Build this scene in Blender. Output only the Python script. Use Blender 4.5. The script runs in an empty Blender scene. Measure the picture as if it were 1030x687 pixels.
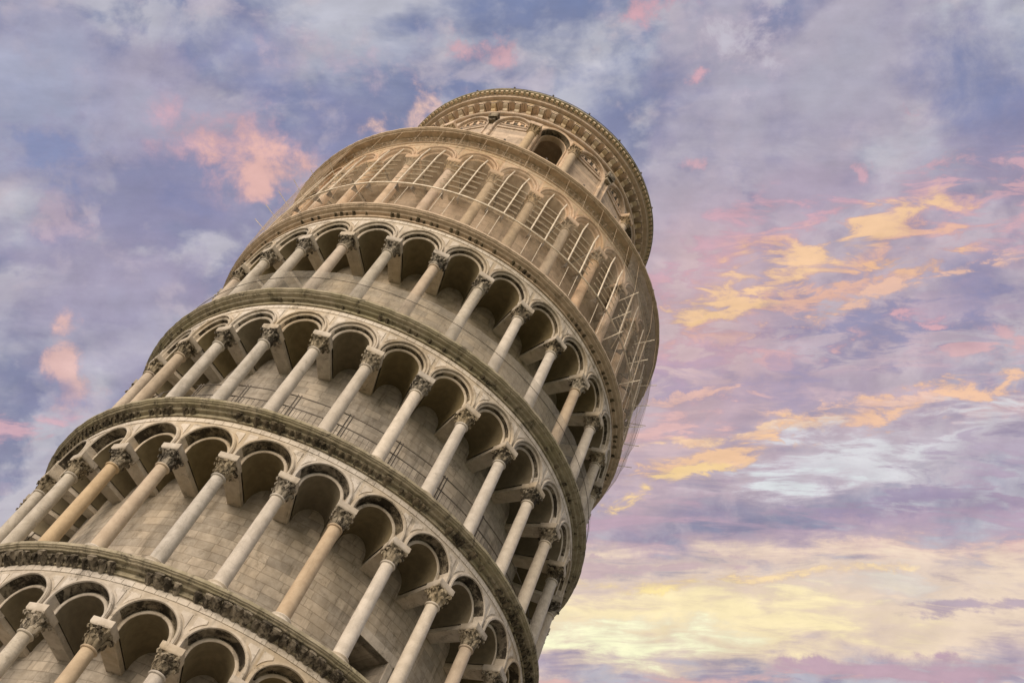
import bpy, math, random
from mathutils import Matrix, Vector
from math import sin, cos, pi, radians as R

# ------------------------------------------------------------------ camera, sky, sun, exposure
scene = bpy.context.scene
BASE = 30.8                       # height of the datum cornice above the lawn, metres
LEAN = Matrix.Rotation(R(4.0), 4, 'Y')
ROT = Matrix(((0.8538907747, -0.5179973049, -0.0504909592),
              (-0.4279224218, -0.6435498636, -0.6346069444),
              (0.2962312370, 0.5634912289, -0.7711839529)))
CAMM = LEAN @ (Matrix.Translation((0, -28.4702, BASE - 29.1666)) @ ROT.to_4x4())
cd = bpy.data.cameras.new('camera'); cam = bpy.data.objects.new('camera', cd)
scene.collection.objects.link(cam); cam.matrix_world = CAMM
cd.sensor_width = 36.0; cd.lens = 1142.55 / 1030 * 36.0; cd.clip_end = 5000; cd.clip_start = 0.1
scene.camera = cam
scene.view_settings.view_transform = 'Standard'; scene.view_settings.look = 'None'
scene.view_settings.gamma = 1.0; scene.view_settings.use_curve_mapping = False
scene.view_settings.exposure = 0.0
scene.render.resolution_x = 1024; scene.render.resolution_y = 682

SUN_AZ, SUN_EL = 226.0, 24.0      # direction towards the sun: angle from +X, elevation


def lin(c):
    return tuple(((x / 255) / 12.92 if x / 255 <= 0.04045 else ((x / 255 + 0.055) / 1.055) ** 2.4) for x in c[:3]) + (1.0,)


class NT:
    """small helper to write node trees"""
    def __init__(s, tree): s.t = tree; s.n = tree.nodes; s.l = tree.links
    def new(s, kind, **kw):
        n = s.n.new(kind)
        for k, v in kw.items(): setattr(n, k, v)
        return n
    def put(s, sock, v):
        if hasattr(v, 'is_output') or isinstance(v, bpy.types.NodeSocket): s.l.new(v, sock)
        else: sock.default_value = v
    def math(s, op, a, b=None, c=None, clamp=False):
        n = s.new('ShaderNodeMath', operation=op, use_clamp=clamp)
        for i, v in enumerate((a, b, c)):
            if v is not None: s.put(n.inputs[i], v)
        return n.outputs[0]
    def vmath(s, op, a, b=None):
        n = s.new('ShaderNodeVectorMath', operation=op)
        s.put(n.inputs[0], a)
        if b is not None: s.put(n.inputs[1], b)
        return n.outputs['Value'] if op in ('LENGTH', 'DOT_PRODUCT') else n.outputs[0]
    def mapr(s, v, a, b, c=0.0, d=1.0, smooth=True):
        n = s.new('ShaderNodeMapRange', interpolation_type='SMOOTHSTEP' if smooth else 'LINEAR')
        for i, x in enumerate((v, a, b, c, d)): s.put(n.inputs[i], x)
        return n.outputs[0]
    def mix(s, f, a, b, blend='MIX'):
        n = s.new('ShaderNodeMix', data_type='RGBA', blend_type=blend)
        s.put(n.inputs[0], f); s.put(n.inputs[6], a); s.put(n.inputs[7], b)
        return n.outputs[2]
    def noise(s, vec, scale, detail=4, rough=0.55, dist=0.0, out=0):
        n = s.new('ShaderNodeTexNoise')
        s.put(n.inputs['Vector'], vec); n.inputs['Scale'].default_value = scale
        n.inputs['Detail'].default_value = detail; n.inputs['Roughness'].default_value = rough
        n.inputs['Distortion'].default_value = dist
        return n.outputs[out]
    def comb(s, x, y, z):
        n = s.new('ShaderNodeCombineXYZ')
        for i, v in enumerate((x, y, z)): s.put(n.inputs[i], v)
        return n.outputs[0]
    def sep(s, v):
        n = s.new('ShaderNodeSeparateXYZ'); s.put(n.inputs[0], v); return n.outputs
    def mapping(s, v, loc=(0, 0, 0), rot=(0, 0, 0), scale=(1, 1, 1), kind='POINT'):
        n = s.new('ShaderNodeMapping', vector_type=kind); s.put(n.inputs[0], v)
        n.inputs[1].default_value = loc; n.inputs[2].default_value = rot; n.inputs[3].default_value = scale
        return n.outputs[0]


# sunset sky: the Sky Texture plus clouds laid out by compass direction and height
world = bpy.data.worlds.new('World'); scene.world = world; world.use_nodes = True
w = NT(world.node_tree); w.n.clear()
tc = w.new('ShaderNodeTexCoord')
SK = (LEAN.to_3x3() @ ROT)                      # axes of the sky's own chart, fixed in the world
d = tc.outputs['Generated']
dx = w.vmath('DOT_PRODUCT', d, tuple(SK.col[0])); dy = w.vmath('DOT_PRODUCT', d, tuple(SK.col[1]))
dz = w.math('MULTIPLY', w.vmath('DOT_PRODUCT', d, tuple(SK.col[2])), -1.0)
dd = w.comb(dx, dy, dz)
zc = w.math('MAXIMUM', dz, 0.12)
KF = 1142.55 / 515
u = w.math('MULTIPLY', w.math('DIVIDE', dx, zc), KF); v = w.math('MULTIPLY', w.math('DIVIDE', dy, zc), KF)
uv0 = w.comb(u, v, 0.0)
warp = w.vmath('SUBTRACT', w.noise(dd, 11.0, 9, 0.66, out=1), (0.5, 0.5, 0.5))
uv = w.vmath('ADD', uv0, w.vmath('MULTIPLY', warp, (0.26, 0.15, 0.0)))
puffy = w.noise(w.mapping(dd, (1.3, 0.2, 0.4)), 9.0, 10, 0.60, 0.2)
puffy2 = w.noise(w.mapping(dd, (4.3, 2.2, 1.4)), 26.0, 9, 0.62, 0.2)
slant = w.mapping(dd, (0.7, 3.1, 0.2), (0, 0, R(-16)), (3.6, 11.0, 5.0))
streak = w.noise(slant, 6.0, 12, 0.60, 0.45)
flat_ = w.mapping(dd, (2.7, 1.1, 0.9), (0, 0, R(-4)), (2.4, 13.0, 5.0))
streak2 = w.noise(flat_, 6.0, 12, 0.60, 0.4)
NN = {k: w.mapr(n_, 0.30, 0.70, -1.0, 1.0, False) for k, n_ in (('p', puffy), ('q', puffy2), ('s', streak), ('t', streak2))}


def blob(col, c, px, py, rx, ry, ang, nz, amp, lo, hi, op, plain=False):
    """one bank of cloud: an oval in the sky chart, torn by noise"""
    m = w.mapping(uv0 if plain else uv, ((px - 515) / 515, (343.5 - py) / 515, 0), (0, 0, R(ang)), (rx / 515, ry / 515, 1), 'TEXTURE')
    g = w.mapr(w.vmath('LENGTH', m), 1.9, 0.0)
    k_ = 0.72 if nz in 'st' else 0.55
    t = w.math('MULTIPLY_ADD', NN[nz], amp * k_, g)
    f = w.math('MULTIPLY', w.math('MULTIPLY', w.mapr(t, lo - 0.05, hi + 0.35), op), w.mapr(g, 0.0, 0.4))
    rim = tuple(0.5 * a_ + 0.5 * b_ for a_, b_ in zip(c, (176, 150, 172)))     # thin edges are duller than the core
    core = tuple(min(255, a_ * 1.03) for a_ in c)
    return w.mix(f, col, w.mix(w.mapr(t, lo + 0.10, hi + 0.55), lin(rim), lin(core)))


base = w.mix(w.mapr(v, 0.75, -0.35), lin((114, 128, 168)), lin((170, 153, 174)))
base = w.mix(w.mapr(u, -1.0, 0.6, 0.0, 0.0), base, lin((150, 150, 180)))
# banks of grey-lavender cloud: density, and a lit and a shaded side from the density's slope towards the light
def bank(col, off, scale, lo, hi, op, dark, lit, rough=0.56, dist=0.25, gain=7.0, eps=0.035, stretch=(1, 1.25, 1)):
    p0 = w.mapping(dd, off, (0, 0, R(-12)), stretch)
    n0 = w.noise(p0, scale, 12, rough, dist)
    n1 = w.noise(w.vmath('ADD', p0, (eps * 0.8, -eps, 0.0)), scale, 6, rough, dist)
    sh = w.math('MULTIPLY_ADD', w.math('SUBTRACT', n0, n1), gain, 0.5, clamp=True)
    c = w.mix(sh, lin(dark), lin(lit))
    return w.mix(w.mapr(n0, lo, hi, 0.0, op), col, c)


col = bank(base, (1.3, 0.2, 0.4), 3.6, 0.42, 0.58, 0.85, (128, 133, 164), (194, 193, 203), gain=11.0, eps=0.03)
col = bank(col, (5.3, 2.2, 1.4), 7.5, 0.47, 0.60, 0.70, (126, 131, 163), (200, 196, 204), eps=0.022, gain=11.0)
col = bank(col, (8.1, 4.2, 3.1), 15.0, 0.52, 0.64, 0.50, (150, 144, 170), (204, 190, 198), eps=0.014, gain=8.0)
# thin stretched layers low in the chart
low = w.mapr(w.math('ADD', v, w.math('MULTIPLY', u, -0.25)), 0.15, -0.35)
col = w.mix(w.math('MULTIPLY', low, w.mapr(streak2, 0.50, 0.62, 0.0, 0.65)), col, lin((196, 168, 178)))
col = w.mix(w.math('MULTIPLY', low, w.mapr(streak, 0.48, 0.36, 0.0, 0.65)), col, lin((150, 138, 168)))
SKY = [
    # colour, centre x, y, radius x, y, angle, noise, amp, lo, hi, opacity
    ((157, 160, 184), 70, 90, 130, 120, 40, 'p', 1.6, 0.35, 0.85, 0.85),
    ((166, 164, 184), 210, 130, 130, 60, -35, 'p', 1.4, 0.35, 0.9, 0.85),
    ((108, 122, 168), 175, 215, 60, 60, 40, 'p', 1.4, 0.3, 0.9, 0.8),
    ((112, 122, 168), 255, 60, 120, 50, -35, 'p', 1.2, 0.3, 0.9, 0.6),
    ((106, 122, 168), 60, 160, 70, 40, 0, 'q', 1.4, 0.3, 0.9, 0.6),
    ((170, 164, 186), 100, 300, 120, 90, 20, 'p', 1.3, 0.3, 0.95, 0.7),
    ((200, 160, 172), 235, 150, 70, 42, -20, 'q', 1.5, 0.3, 0.9, 0.85),
    ((220, 172, 162), 258, 165, 56, 30, -18, 'q', 1.9, 0.25, 0.9, 0.9),
    ((196, 170, 178), 60, 215, 40, 20, -20, 'q', 2.0, 0.35, 1.0, 0.5),
    ((230, 190, 172), 425, 110, 42, 22, 25, 'q', 1.6, 0.25, 0.8, 0.95),
    ((206, 160, 168), 490, 42, 30, 13, 10, 'q', 2.0, 0.3, 0.9, 0.8),
    ((208, 158, 168), 675, 8, 48, 18, -5, 'q', 2.0, 0.3, 0.9, 0.9),
    ((190, 170, 184), 330, 60, 90, 22, -20, 'q', 1.7, 0.4, 0.95, 0.5),
    ((224, 178, 166), 82, 372, 20, 46, 15, 'q', 1.8, 0.3, 0.9, 0.8),
    ((216, 168, 176), 20, 432, 60, 16, 0, 's', 2.0, 0.3, 0.9, 0.75),
    ((112, 124, 168), 40, 395, 60, 30, 0, 'p', 1.6, 0.45, 0.95, 0.55),
    # big grey cloud above the right half
    ((170, 166, 182), 790, 110, 190, 120, 20, 'p', 1.2, 0.15, 0.75, 0.9),
    ((190, 184, 196), 735, 45, 40, 45, 30, 'q', 1.8, 0.3, 0.95, 0.85),
    ((108, 122, 165), 985, 90, 75, 95, 0, 'p', 1.2, 0.2, 0.75, 0.9),
    ((122, 130, 168), 655, 95, 34, 60, 10, 'p', 1.3, 0.3, 0.9, 0.65),
    ((146, 144, 172), 840, 190, 110, 40, 10, 'p', 1.5, 0.35, 0.9, 0.6),
    ((212, 162, 172), 710, 82, 17, 9, 20, 'q', 2.0, 0.25, 0.8, 0.85),
    ((218, 160, 172), 908, 113, 10, 8, 30, 'q', 1.8, 0.25, 0.8, 0.8),
    ((214, 164, 172), 700, 165, 18, 9, 0, 'q', 2.0, 0.3, 0.8, 0.7),
    ((216, 162, 172), 866, 175, 10, 10, 0, 'q', 1.8, 0.25, 0.8, 0.7),
    ((206, 176, 182), 800, 330, 330, 150, 15, 'p', 0.5, -0.1, 0.8, 0.50),
    ((222, 186, 176), 690, 330, 110, 90, 20, 'p', 0.7, 0.0, 0.9, 0.45),
    ((218, 190, 184), 720, 470, 230, 60, 8, 't', 0.6, 0.0, 0.8, 0.45),
    # pink and gold streaks
    ((206, 164, 175), 960, 215, 120, 46, 14, 's', 2.2, 0.3, 0.95, 0.85),
    ((204, 160, 172), 740, 290, 130, 62, 22, 's', 2.0, 0.35, 0.95, 0.85),
    ((226, 176, 152), 830, 272, 140, 36, 19, 's', 2.4, 0.2, 0.9, 0.95),
    ((240, 198, 148), 800, 268, 140, 19, 24, 's', 2.0, 0.15, 0.9, 0.75),
    ((240, 196, 138), 715, 318, 46, 11, 12, 's', 2.2, 0.3, 0.9, 0.9),
    ((238, 186, 140), 905, 268, 60, 9, 8, 's', 2.4, 0.3, 0.9, 0.9),
    ((138, 136, 170), 900, 330, 140, 34, 8, 's', 1.4, 0.35, 0.85, 0.85),
    ((128, 130, 168), 985, 290, 70, 40, 0, 'p', 1.4, 0.3, 0.9, 0.7),
    ((218, 166, 172), 935, 320, 26, 9, 0, 's', 2.0, 0.25, 0.8, 0.85),
    ((222, 172, 168), 770, 360, 70, 12, 10, 's', 2.4, 0.35, 0.95, 0.8),
    ((160, 148, 176), 740, 385, 130, 26, 3, 's', 1.4, 0.3, 0.9, 0.6),
    ((218, 170, 170), 990, 352, 50, 14, 14, 's', 2.2, 0.3, 0.9, 0.7),
    ((224, 178, 172), 680, 425, 80, 20, 20, 's', 2.2, 0.35, 0.95, 0.8),
    ((236, 188, 158), 880, 300, 110, 8, 16, 's', 2.4, 0.3, 0.9, 0.8),
    ((240, 196, 150), 760, 300, 90, 7, 20, 's', 2.2, 0.3, 0.9, 0.85),
    ((236, 190, 162), 870, 410, 110, 6, 4, 't', 2.0, 0.25, 0.85, 0.85),
    ((240, 200, 156), 800, 428, 120, 6, 6, 't', 2.0, 0.25, 0.85, 0.85),
    ((232, 184, 164), 700, 395, 60, 6, 10, 's', 2.0, 0.3, 0.85, 0.7),
    ((226, 178, 168), 990, 425, 60, 8, 8, 't', 2.0, 0.3, 0.85, 0.8),
    # pale opening
    ((212, 211, 215), 880, 462, 150, 36, 8, 't', 1.4, 0.05, 0.7, 0.97),
    ((212, 216, 218), 800, 480, 70, 16, 0, 't', 2.0, 0.3, 0.9, 0.8),
    ((236, 188, 150), 950, 405, 120, 14, 9, 's', 2.2, 0.3, 0.9, 0.9),
    ((238, 192, 148), 730, 452, 110, 16, 14, 's', 2.3, 0.25, 0.9, 0.95),
    ((240, 204, 142), 650, 492, 80, 9, 14, 's', 2.2, 0.3, 0.85, 0.9),
    # mauve band
    ((174, 152, 174), 830, 545, 260, 32, 2, 't', 1.1, 0.15, 0.7, 0.9),
    ((150, 138, 166), 900, 508, 130, 12, 2, 't', 1.8, 0.3, 0.85, 0.8),
    ((186, 156, 172), 640, 540, 90, 30, 5, 't', 1.4, 0.3, 0.9, 0.7),
    ((170, 152, 174), 1000, 470, 50, 30, 0, 't', 1.8, 0.35, 0.9, 0.8),
    ((222, 176, 168), 900, 556, 180, 12, 3, 't', 2.4, 0.35, 0.95, 0.85),
    # low glow
    ((238, 214, 186), 800, 612, 400, 56, 1, 't', 0.5, -0.1, 0.4, 0.97),
    ((214, 208, 200), 880, 590, 110, 22, 0, 't', 1.3, 0.3, 0.9, 0.7),
    ((252, 228, 176), 670, 625, 220, 40, 0, 't', 0.7, 0.0, 0.5, 0.95),
    ((255, 246, 200), 630, 645, 110, 22, 0, 't', 1.0, 0.1, 0.75, 0.97),
    ((252, 222, 150), 640, 588, 120, 7, 4, 't', 1.8, 0.2, 0.75, 0.9),
    ((248, 216, 160), 780, 578, 120, 5, 3, 't', 1.8, 0.2, 0.8, 0.8),
    ((188, 160, 172), 640, 572, 120, 9, 3, 't', 1.6, 0.3, 0.8, 0.7),
    ((176, 156, 172), 970, 604, 70, 9, 4, 't', 1.5, 0.2, 0.75, 0.85),
    ((186, 154, 168), 930, 668, 170, 12, 2, 't', 1.0, 0.1, 0.6, 0.97),
    ((214, 172, 164), 640, 688, 240, 8, 1, 't', 1.4, 0.2, 0.8, 0.8),
    ((232, 196, 164), 960, 682, 100, 4, 2, 't', 1.4, 0.2, 0.8, 0.7),
]
for s_ in SKY: col = blob(col, *s_)
relief = w.math('SUBTRACT', w.noise(w.mapping(dd, (2.0, 5.0, 1.0), (0, 0, R(-14)), (4.0, 8.0, 5.0)), 3.2, 10, 0.6, 0.3),
                w.noise(w.mapping(dd, (2.02, 4.92, 1.0), (0, 0, R(-14)), (4.0, 8.0, 5.0)), 3.2, 5, 0.6, 0.3))
fade = w.math('MULTIPLY_ADD', relief, 0.38, w.math('MULTIPLY', w.mapr(streak2, 0.30, 0.72, 0.96, 1.04, False), w.mapr(puffy2, 0.3, 0.7, 0.95, 1.05, False)))
hs = w.new('ShaderNodeHueSaturation'); w.put(hs.inputs['Color'], col); hs.inputs['Saturation'].default_value = 0.93; hs.inputs['Value'].default_value = 1.03
col = w.vmath('SCALE', hs.outputs[0]); w.n[-1].inputs['Scale'].default_value = 1.0; w.l.new(fade, w.n[-1].inputs['Scale'])
# sky behind the camera, warm and bright: added fill for the tower
sdir = (cos(R(SUN_AZ)) * cos(R(SUN_EL)), sin(R(SUN_AZ)) * cos(R(SUN_EL)), sin(R(SUN_EL)))
col = w.mix(w.mapr(dz, 0.45, -0.35), col, (0.80, 0.69, 0.57, 1))
bg = w.new('ShaderNodeBackground'); w.put(bg.inputs[0], col); bg.inputs[1].default_value = 0.95
sky = w.new('ShaderNodeTexSky', sky_type='NISHITA', sun_disc=False, sun_elevation=R(SUN_EL),
            sun_rotation=math.atan2(cos(R(SUN_AZ)), sin(R(SUN_AZ))))
bg2 = w.new('ShaderNodeBackground'); w.put(bg2.inputs[0], sky.outputs[0]); bg2.inputs[1].default_value = 0.006
ad = w.new('ShaderNodeAddShader'); w.l.new(bg.outputs[0], ad.inputs[0]); w.l.new(bg2.outputs[0], ad.inputs[1])
wo = w.new('ShaderNodeOutputWorld'); w.l.new(ad.outputs[0], wo.inputs[0])

sl = bpy.data.lights.new('sun', 'SUN'); sl.energy = 3.2; sl.angle = R(42); sl.color = (1.0, 0.825, 0.66)
so = bpy.data.objects.new('sun', sl); scene.collection.objects.link(so)
sd = Vector((cos(R(SUN_AZ)) * cos(R(SUN_EL)), sin(R(SUN_AZ)) * cos(R(SUN_EL)), sin(R(SUN_EL))))
so.rotation_euler = sd.to_track_quat('Z', 'Y').to_euler()
so.location = (-20, -30, 60)

# ------------------------------------------------------------------ helpers
random.seed(7)
root = bpy.data.objects.new('leaning_tower', None); scene.collection.objects.link(root)
root['label'] = 'tall round pale marble tower of stacked arcaded galleries, leaning against a sunset sky'
root['category'] = 'tower'
root.rotation_euler = (0, R(4.0), 0)
net = bpy.data.objects.new('safety_netting', None); scene.collection.objects.link(net)
net['label'] = 'translucent tan safety netting on thin poles wrapped around the top gallery below the belfry'
net['category'] = 'netting'
net.rotation_euler = (0, R(4.0), 0)


class MB:
    def __init__(s): s.v = []; s.f = []; s.m = []
    def quad(s, a, b, c, d, m=0):
        i = len(s.v); s.v += [a, b, c, d]; s.f.append((i, i + 1, i + 2, i + 3)); s.m.append(m)
    def grid(s, rows, m=0, close=False, flip=False):
        """rows of equally many points, joined by quads"""
        i = len(s.v); n = len(rows[0])
        for r in rows: s.v += [tuple(p) for p in r]
        for a in range(len(rows) - 1):
            for b in range(n if close else n - 1):
                c = (b + 1) % n
                q = (i + a * n + b, i + a * n + c, i + (a + 1) * n + c, i + (a + 1) * n + b)
                s.f.append(q[::-1] if flip else q); s.m.append(m)
    def poly(s, pts, m=0):
        i = len(s.v); s.v += [tuple(p) for p in pts]; s.f.append(tuple(range(i, i + len(pts)))); s.m.append(m)
    def hexa(s, p, m=0):
        """8 corners: bottom ring 0-3, top ring 4-7"""
        i = len(s.v); s.v += [tuple(q) for q in p]
        for q in ((3, 2, 1, 0), (4, 5, 6, 7), (0, 1, 5, 4), (1, 2, 6, 5), (2, 3, 7, 6), (3, 0, 4, 7)):
            s.f.append(tuple(i + k for k in q)); s.m.append(m)
    def box(s, x0, x1, y0, y1, z0, z1, m=0, T=None):
        p = [(x0, y0, z0), (x1, y0, z0), (x1, y1, z0), (x0, y1, z0), (x0, y0, z1), (x1, y0, z1), (x1, y1, z1), (x0, y1, z1)]
        if T: p = [tuple(T @ Vector(q)) for q in p]
        s.hexa(p, m)
    def cbox(s, t0, t1, r0, r1, z0, z1, m=0):
        """block in cylinder coordinates"""
        c = lambda t, r, z: (r * cos(t), r * sin(t), z)
        s.hexa([c(t0, r0, z0), c(t0, r1, z0), c(t1, r1, z0), c(t1, r0, z0), c(t0, r0, z1), c(t0, r1, z1), c(t1, r1, z1), c(t1, r0, z1)], m)
    def lathe(s, prof, n=24, m=0, cap=True):
        rows = [[(r * cos(2 * pi * k / n), r * sin(2 * pi * k / n), z) for k in range(n)] for r, z in prof]
        s.grid(rows, m, close=True)
        if cap:
            s.poly(rows[0][::-1], m); s.poly(rows[-1], m)
    def tube(s, pts, r, n=6, m=0):
        rows = []
        for i, p in enumerate(pts):
            p = Vector(p); a = Vector(pts[max(i - 1, 0)]); b = Vector(pts[min(i + 1, len(pts) - 1)])
            t = (b - a).normalized(); x = t.cross(Vector((0.31, 0.17, 0.93)))
            if x.length < 1e-3: x = t.cross(Vector((1, 0, 0)))
            x.normalize(); y = t.cross(x)
            rows.append([tuple(p + r * (x * cos(2 * pi * k / n) + y * sin(2 * pi * k / n))) for k in range(n)])
        s.grid(rows, m, close=True); s.poly(rows[0][::-1], m); s.poly(rows[-1], m)
    def add(s, o, T):
        i = len(s.v); s.v += [tuple(T @ Vector(q)) for q in o.v]
        s.f += [tuple(i + k for k in q) for q in o.f]; s.m += o.m
    def mesh(s, name, mats, angle=32, fix=True):
        me = bpy.data.meshes.new(name); me.from_pydata(s.v, [], s.f)
        for q in mats: me.materials.append(q)
        me.polygons.foreach_set('material_index', s.m)
        if fix:
            import bmesh
            b = bmesh.new(); b.from_mesh(me); bmesh.ops.remove_doubles(b, verts=b.verts, dist=1e-4)
            bmesh.ops.recalc_face_normals(b, faces=b.faces); b.to_mesh(me); b.free()
        me.shade_smooth(); me.set_sharp_from_angle(angle=R(angle)); me.update()
        return me


def part(name, me, parent, loc=(0, 0, 0), rz=0.0, label=None, kind=None):
    o = bpy.data.objects.new(name, me); scene.collection.objects.link(o)
    o.parent = parent; o.location = loc; o.rotation_euler = (0, 0, rz)
    if label: o['label'] = label
    if kind: o['kind'] = kind
    return o


def pol(t, r, z=0.0): return (r * cos(t), r * sin(t), z)


# ------------------------------------------------------------------ materials
def stone(name, c1, c2, dirt=(0.10, 0.085, 0.06), dirt_amt=0.4, dirt_lo=0.56, warm=None, warm_amt=0.5, brick=None,
          bump=0.25, rough=0.85, vary=0.12, veins=0.0, streaks=0.35):
    m = bpy.data.materials.new(name); m.use_nodes = True; t = NT(m.node_tree)
    bsdf = t.n['Principled BSDF']; bsdf.inputs['Roughness'].default_value = rough
    bsdf.inputs['Specular IOR Level'].default_value = 0.25
    tcn = t.new('ShaderNodeTexCoord'); tcn.object = root; co = tcn.outputs['Object']
    x, y, z = t.sep(co)[:3]
    ang = t.math('ARCTAN2', x, t.math('MULTIPLY', y, -1.0))
    big = t.noise(co, 0.9, 4, 0.6); mid = t.noise(co, 4.5, 6, 0.62); fine = t.noise(co, 26.0, 5, 0.65)
    c = t.mix(t.mapr(mid, 0.34, 0.66), c1 + (1,), c2 + (1,))
    h = fine
    if warm: c = t.mix(t.mapr(big, 0.42, 0.68, 0.0, warm_amt), c, warm + (1,))
    if brick:
        bw, bh = brick
        jit = t.vmath('MULTIPLY', t.vmath('SUBTRACT', t.noise(co, 2.2, 2, 0.5, out=1), (0.5, 0.5, 0.5)), (0.10, 0.05, 0.0))
        bv = t.vmath('ADD', t.comb(t.math('MULTIPLY', ang, 6.15), z, 0.0), jit)
        b = t.new('ShaderNodeTexBrick'); t.put(b.inputs['Vector'], bv)
        b.inputs['Color1'].default_value = (0.66, 0.66, 0.66, 1); b.inputs['Color2'].default_value = (1.22, 1.18, 1.12, 1)
        b.inputs['Mortar'].default_value = (0.62, 0.58, 0.52, 1); b.inputs['Scale'].default_value = 1.0
        b.inputs['Mortar Size'].default_value = 0.010; b.inputs['Mortar Smooth'].default_value = 0.3
        b.inputs['Bias'].default_value = 0.1; b.inputs['Brick Width'].default_value = bw; b.inputs['Row Height'].default_value = bh
        b.offset = 0.43; b.squash = 0.7; b.squash_frequency = 3
        c = t.mix(0.66, c, t.mix(1.0, c, b.outputs['Color'], 'MULTIPLY'))
        h = t.math('MULTIPLY_ADD', b.outputs['Fac'], -1.2, t.math('MULTIPLY', fine, 0.5))
    # rain streaks and grime with their own shapes
    st = t.noise(t.comb(t.math('MULTIPLY', ang, 30.0), t.math('MULTIPLY', z, 0.55), 0.0), 1.0, 5, 0.6)
    c = t.mix(t.mapr(st, 0.52, 0.74, 0.0, streaks), c, dirt + (1,))
    g = t.math('MULTIPLY_ADD', t.math('SUBTRACT', fine, 0.5), 0.35, t.noise(co, 2.6, 7, 0.7, 0.6))
    c = t.mix(t.mapr(g, dirt_lo, dirt_lo + 0.13, 0.0, dirt_amt), c, dirt + (1,))
    if veins:
        vv = t.math('ABSOLUTE', t.math('SUBTRACT', t.noise(co, 1.8, 6, 0.7, 1.2), 0.5))
        c = t.mix(t.mapr(vv, 0.0, 0.025, veins, 0.0), c, (0.16, 0.15, 0.14, 1))
    oi = t.new('ShaderNodeObjectInfo')
    hv = t.new('ShaderNodeHueSaturation'); t.put(hv.inputs['Color'], c)
    t.put(hv.inputs['Value'], t.mapr(oi.outputs['Random'], 0, 1, 1 - vary, 1 + vary, False))
    t.put(hv.inputs['Saturation'], t.mapr(t.math('FRACT', t.math('MULTIPLY', oi.outputs['Random'], 7.3)), 0, 1, 0.75, 1.2, False))
    t.put(bsdf.inputs['Base Color'], hv.outputs[0])
    bp = t.new('ShaderNodeBump'); bp.inputs['Strength'].default_value = bump; bp.inputs['Distance'].default_value = 0.02
    t.put(bp.inputs['Height'], t.math('ADD', h, t.math('MULTIPLY', mid, 0.8)))
    t.put(bsdf.inputs['Normal'], bp.outputs[0])
    return m


def plain(name, c, rough=0.6, metal=0.0, alpha=None, scale=8.0):
    m = bpy.data.materials.new(name); m.use_nodes = True; t = NT(m.node_tree); b = t.n['Principled BSDF']
    tcn = t.new('ShaderNodeTexCoord'); tcn.object = root
    n = t.noise(tcn.outputs['Object'], scale, 5, 0.6)
    cc = t.mix(t.mapr(n, 0.3, 0.7), tuple(x * 0.75 for x in c) + (1,), tuple(min(x * 1.15, 1) for x in c) + (1,))
    t.put(b.inputs['Base Color'], cc); b.inputs['Roughness'].default_value = rough; b.inputs['Metallic'].default_value = metal
    if alpha is not None:
        lo, hi = alpha
        a = t.mapr(t.noise(tcn.outputs['Object'], 1.6, 4, 0.6), 0.35, 0.65, lo, hi)
        t.put(b.inputs['Alpha'], a)
    return m


M = {}
M['marble'] = stone('white_marble', (0.66, 0.605, 0.52), (0.55, 0.50, 0.42), dirt_amt=0.3, dirt_lo=0.60, veins=0.15, streaks=0.25)
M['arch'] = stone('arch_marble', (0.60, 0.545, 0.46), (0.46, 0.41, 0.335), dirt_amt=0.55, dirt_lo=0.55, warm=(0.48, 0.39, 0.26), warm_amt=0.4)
M['arch_top'] = stone('arch_marble_sunlit', (0.78, 0.60, 0.44), (0.64, 0.48, 0.345), dirt_amt=0.35, dirt_lo=0.58, warm=(0.64, 0.47, 0.28), warm_amt=0.6)  # tan set, belfry too: warm low sunlight on the top storeys put into colour
M['inlay'] = stone('inlay_marble', (0.68, 0.63, 0.55), (0.55, 0.50, 0.43), dirt_amt=0.55, dirt_lo=0.54)
M['inlay_top'] = stone('inlay_marble_sunlit', (0.66, 0.54, 0.38), (0.58, 0.46, 0.31), dirt_amt=0.3, dirt_lo=0.60)
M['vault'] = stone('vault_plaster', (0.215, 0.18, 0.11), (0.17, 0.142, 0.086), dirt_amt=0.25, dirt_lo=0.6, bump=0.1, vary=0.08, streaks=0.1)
M['vault_top'] = stone('vault_plaster_sunlit', (0.50, 0.41, 0.30), (0.40, 0.325, 0.235), dirt_amt=0.25, dirt_lo=0.6, bump=0.1, vary=0.08, streaks=0.1)
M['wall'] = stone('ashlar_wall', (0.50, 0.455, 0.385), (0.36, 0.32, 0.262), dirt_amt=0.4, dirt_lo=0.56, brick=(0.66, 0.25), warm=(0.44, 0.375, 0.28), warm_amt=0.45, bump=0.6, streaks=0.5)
M['wall_top'] = stone('ashlar_wall_sunlit', (0.60, 0.475, 0.35), (0.47, 0.365, 0.26), dirt_amt=0.3, dirt_lo=0.6, brick=(0.85, 0.31), bump=0.4)
M['belfry'] = stone('belfry_stone_sunlit', (0.70, 0.555, 0.41), (0.56, 0.435, 0.32), dirt_amt=0.5, dirt_lo=0.56, brick=(6.0, 0.24), bump=0.4)
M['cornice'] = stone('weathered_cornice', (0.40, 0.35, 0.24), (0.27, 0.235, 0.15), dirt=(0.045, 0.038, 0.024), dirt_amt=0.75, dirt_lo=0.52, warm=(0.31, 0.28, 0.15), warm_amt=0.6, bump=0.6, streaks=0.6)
M['cornice_top'] = stone('weathered_cornice_sunlit', (0.62, 0.49, 0.35), (0.47, 0.365, 0.25), dirt=(0.12, 0.085, 0.05), dirt_amt=0.55, dirt_lo=0.55, bump=0.6, streaks=0.4)
M['knob'] = stone('blackened_carving', (0.20, 0.17, 0.115), (0.085, 0.07, 0.047), dirt=(0.022, 0.018, 0.012), dirt_amt=0.9, dirt_lo=0.48, bump=0.8, vary=0.0)
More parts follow.
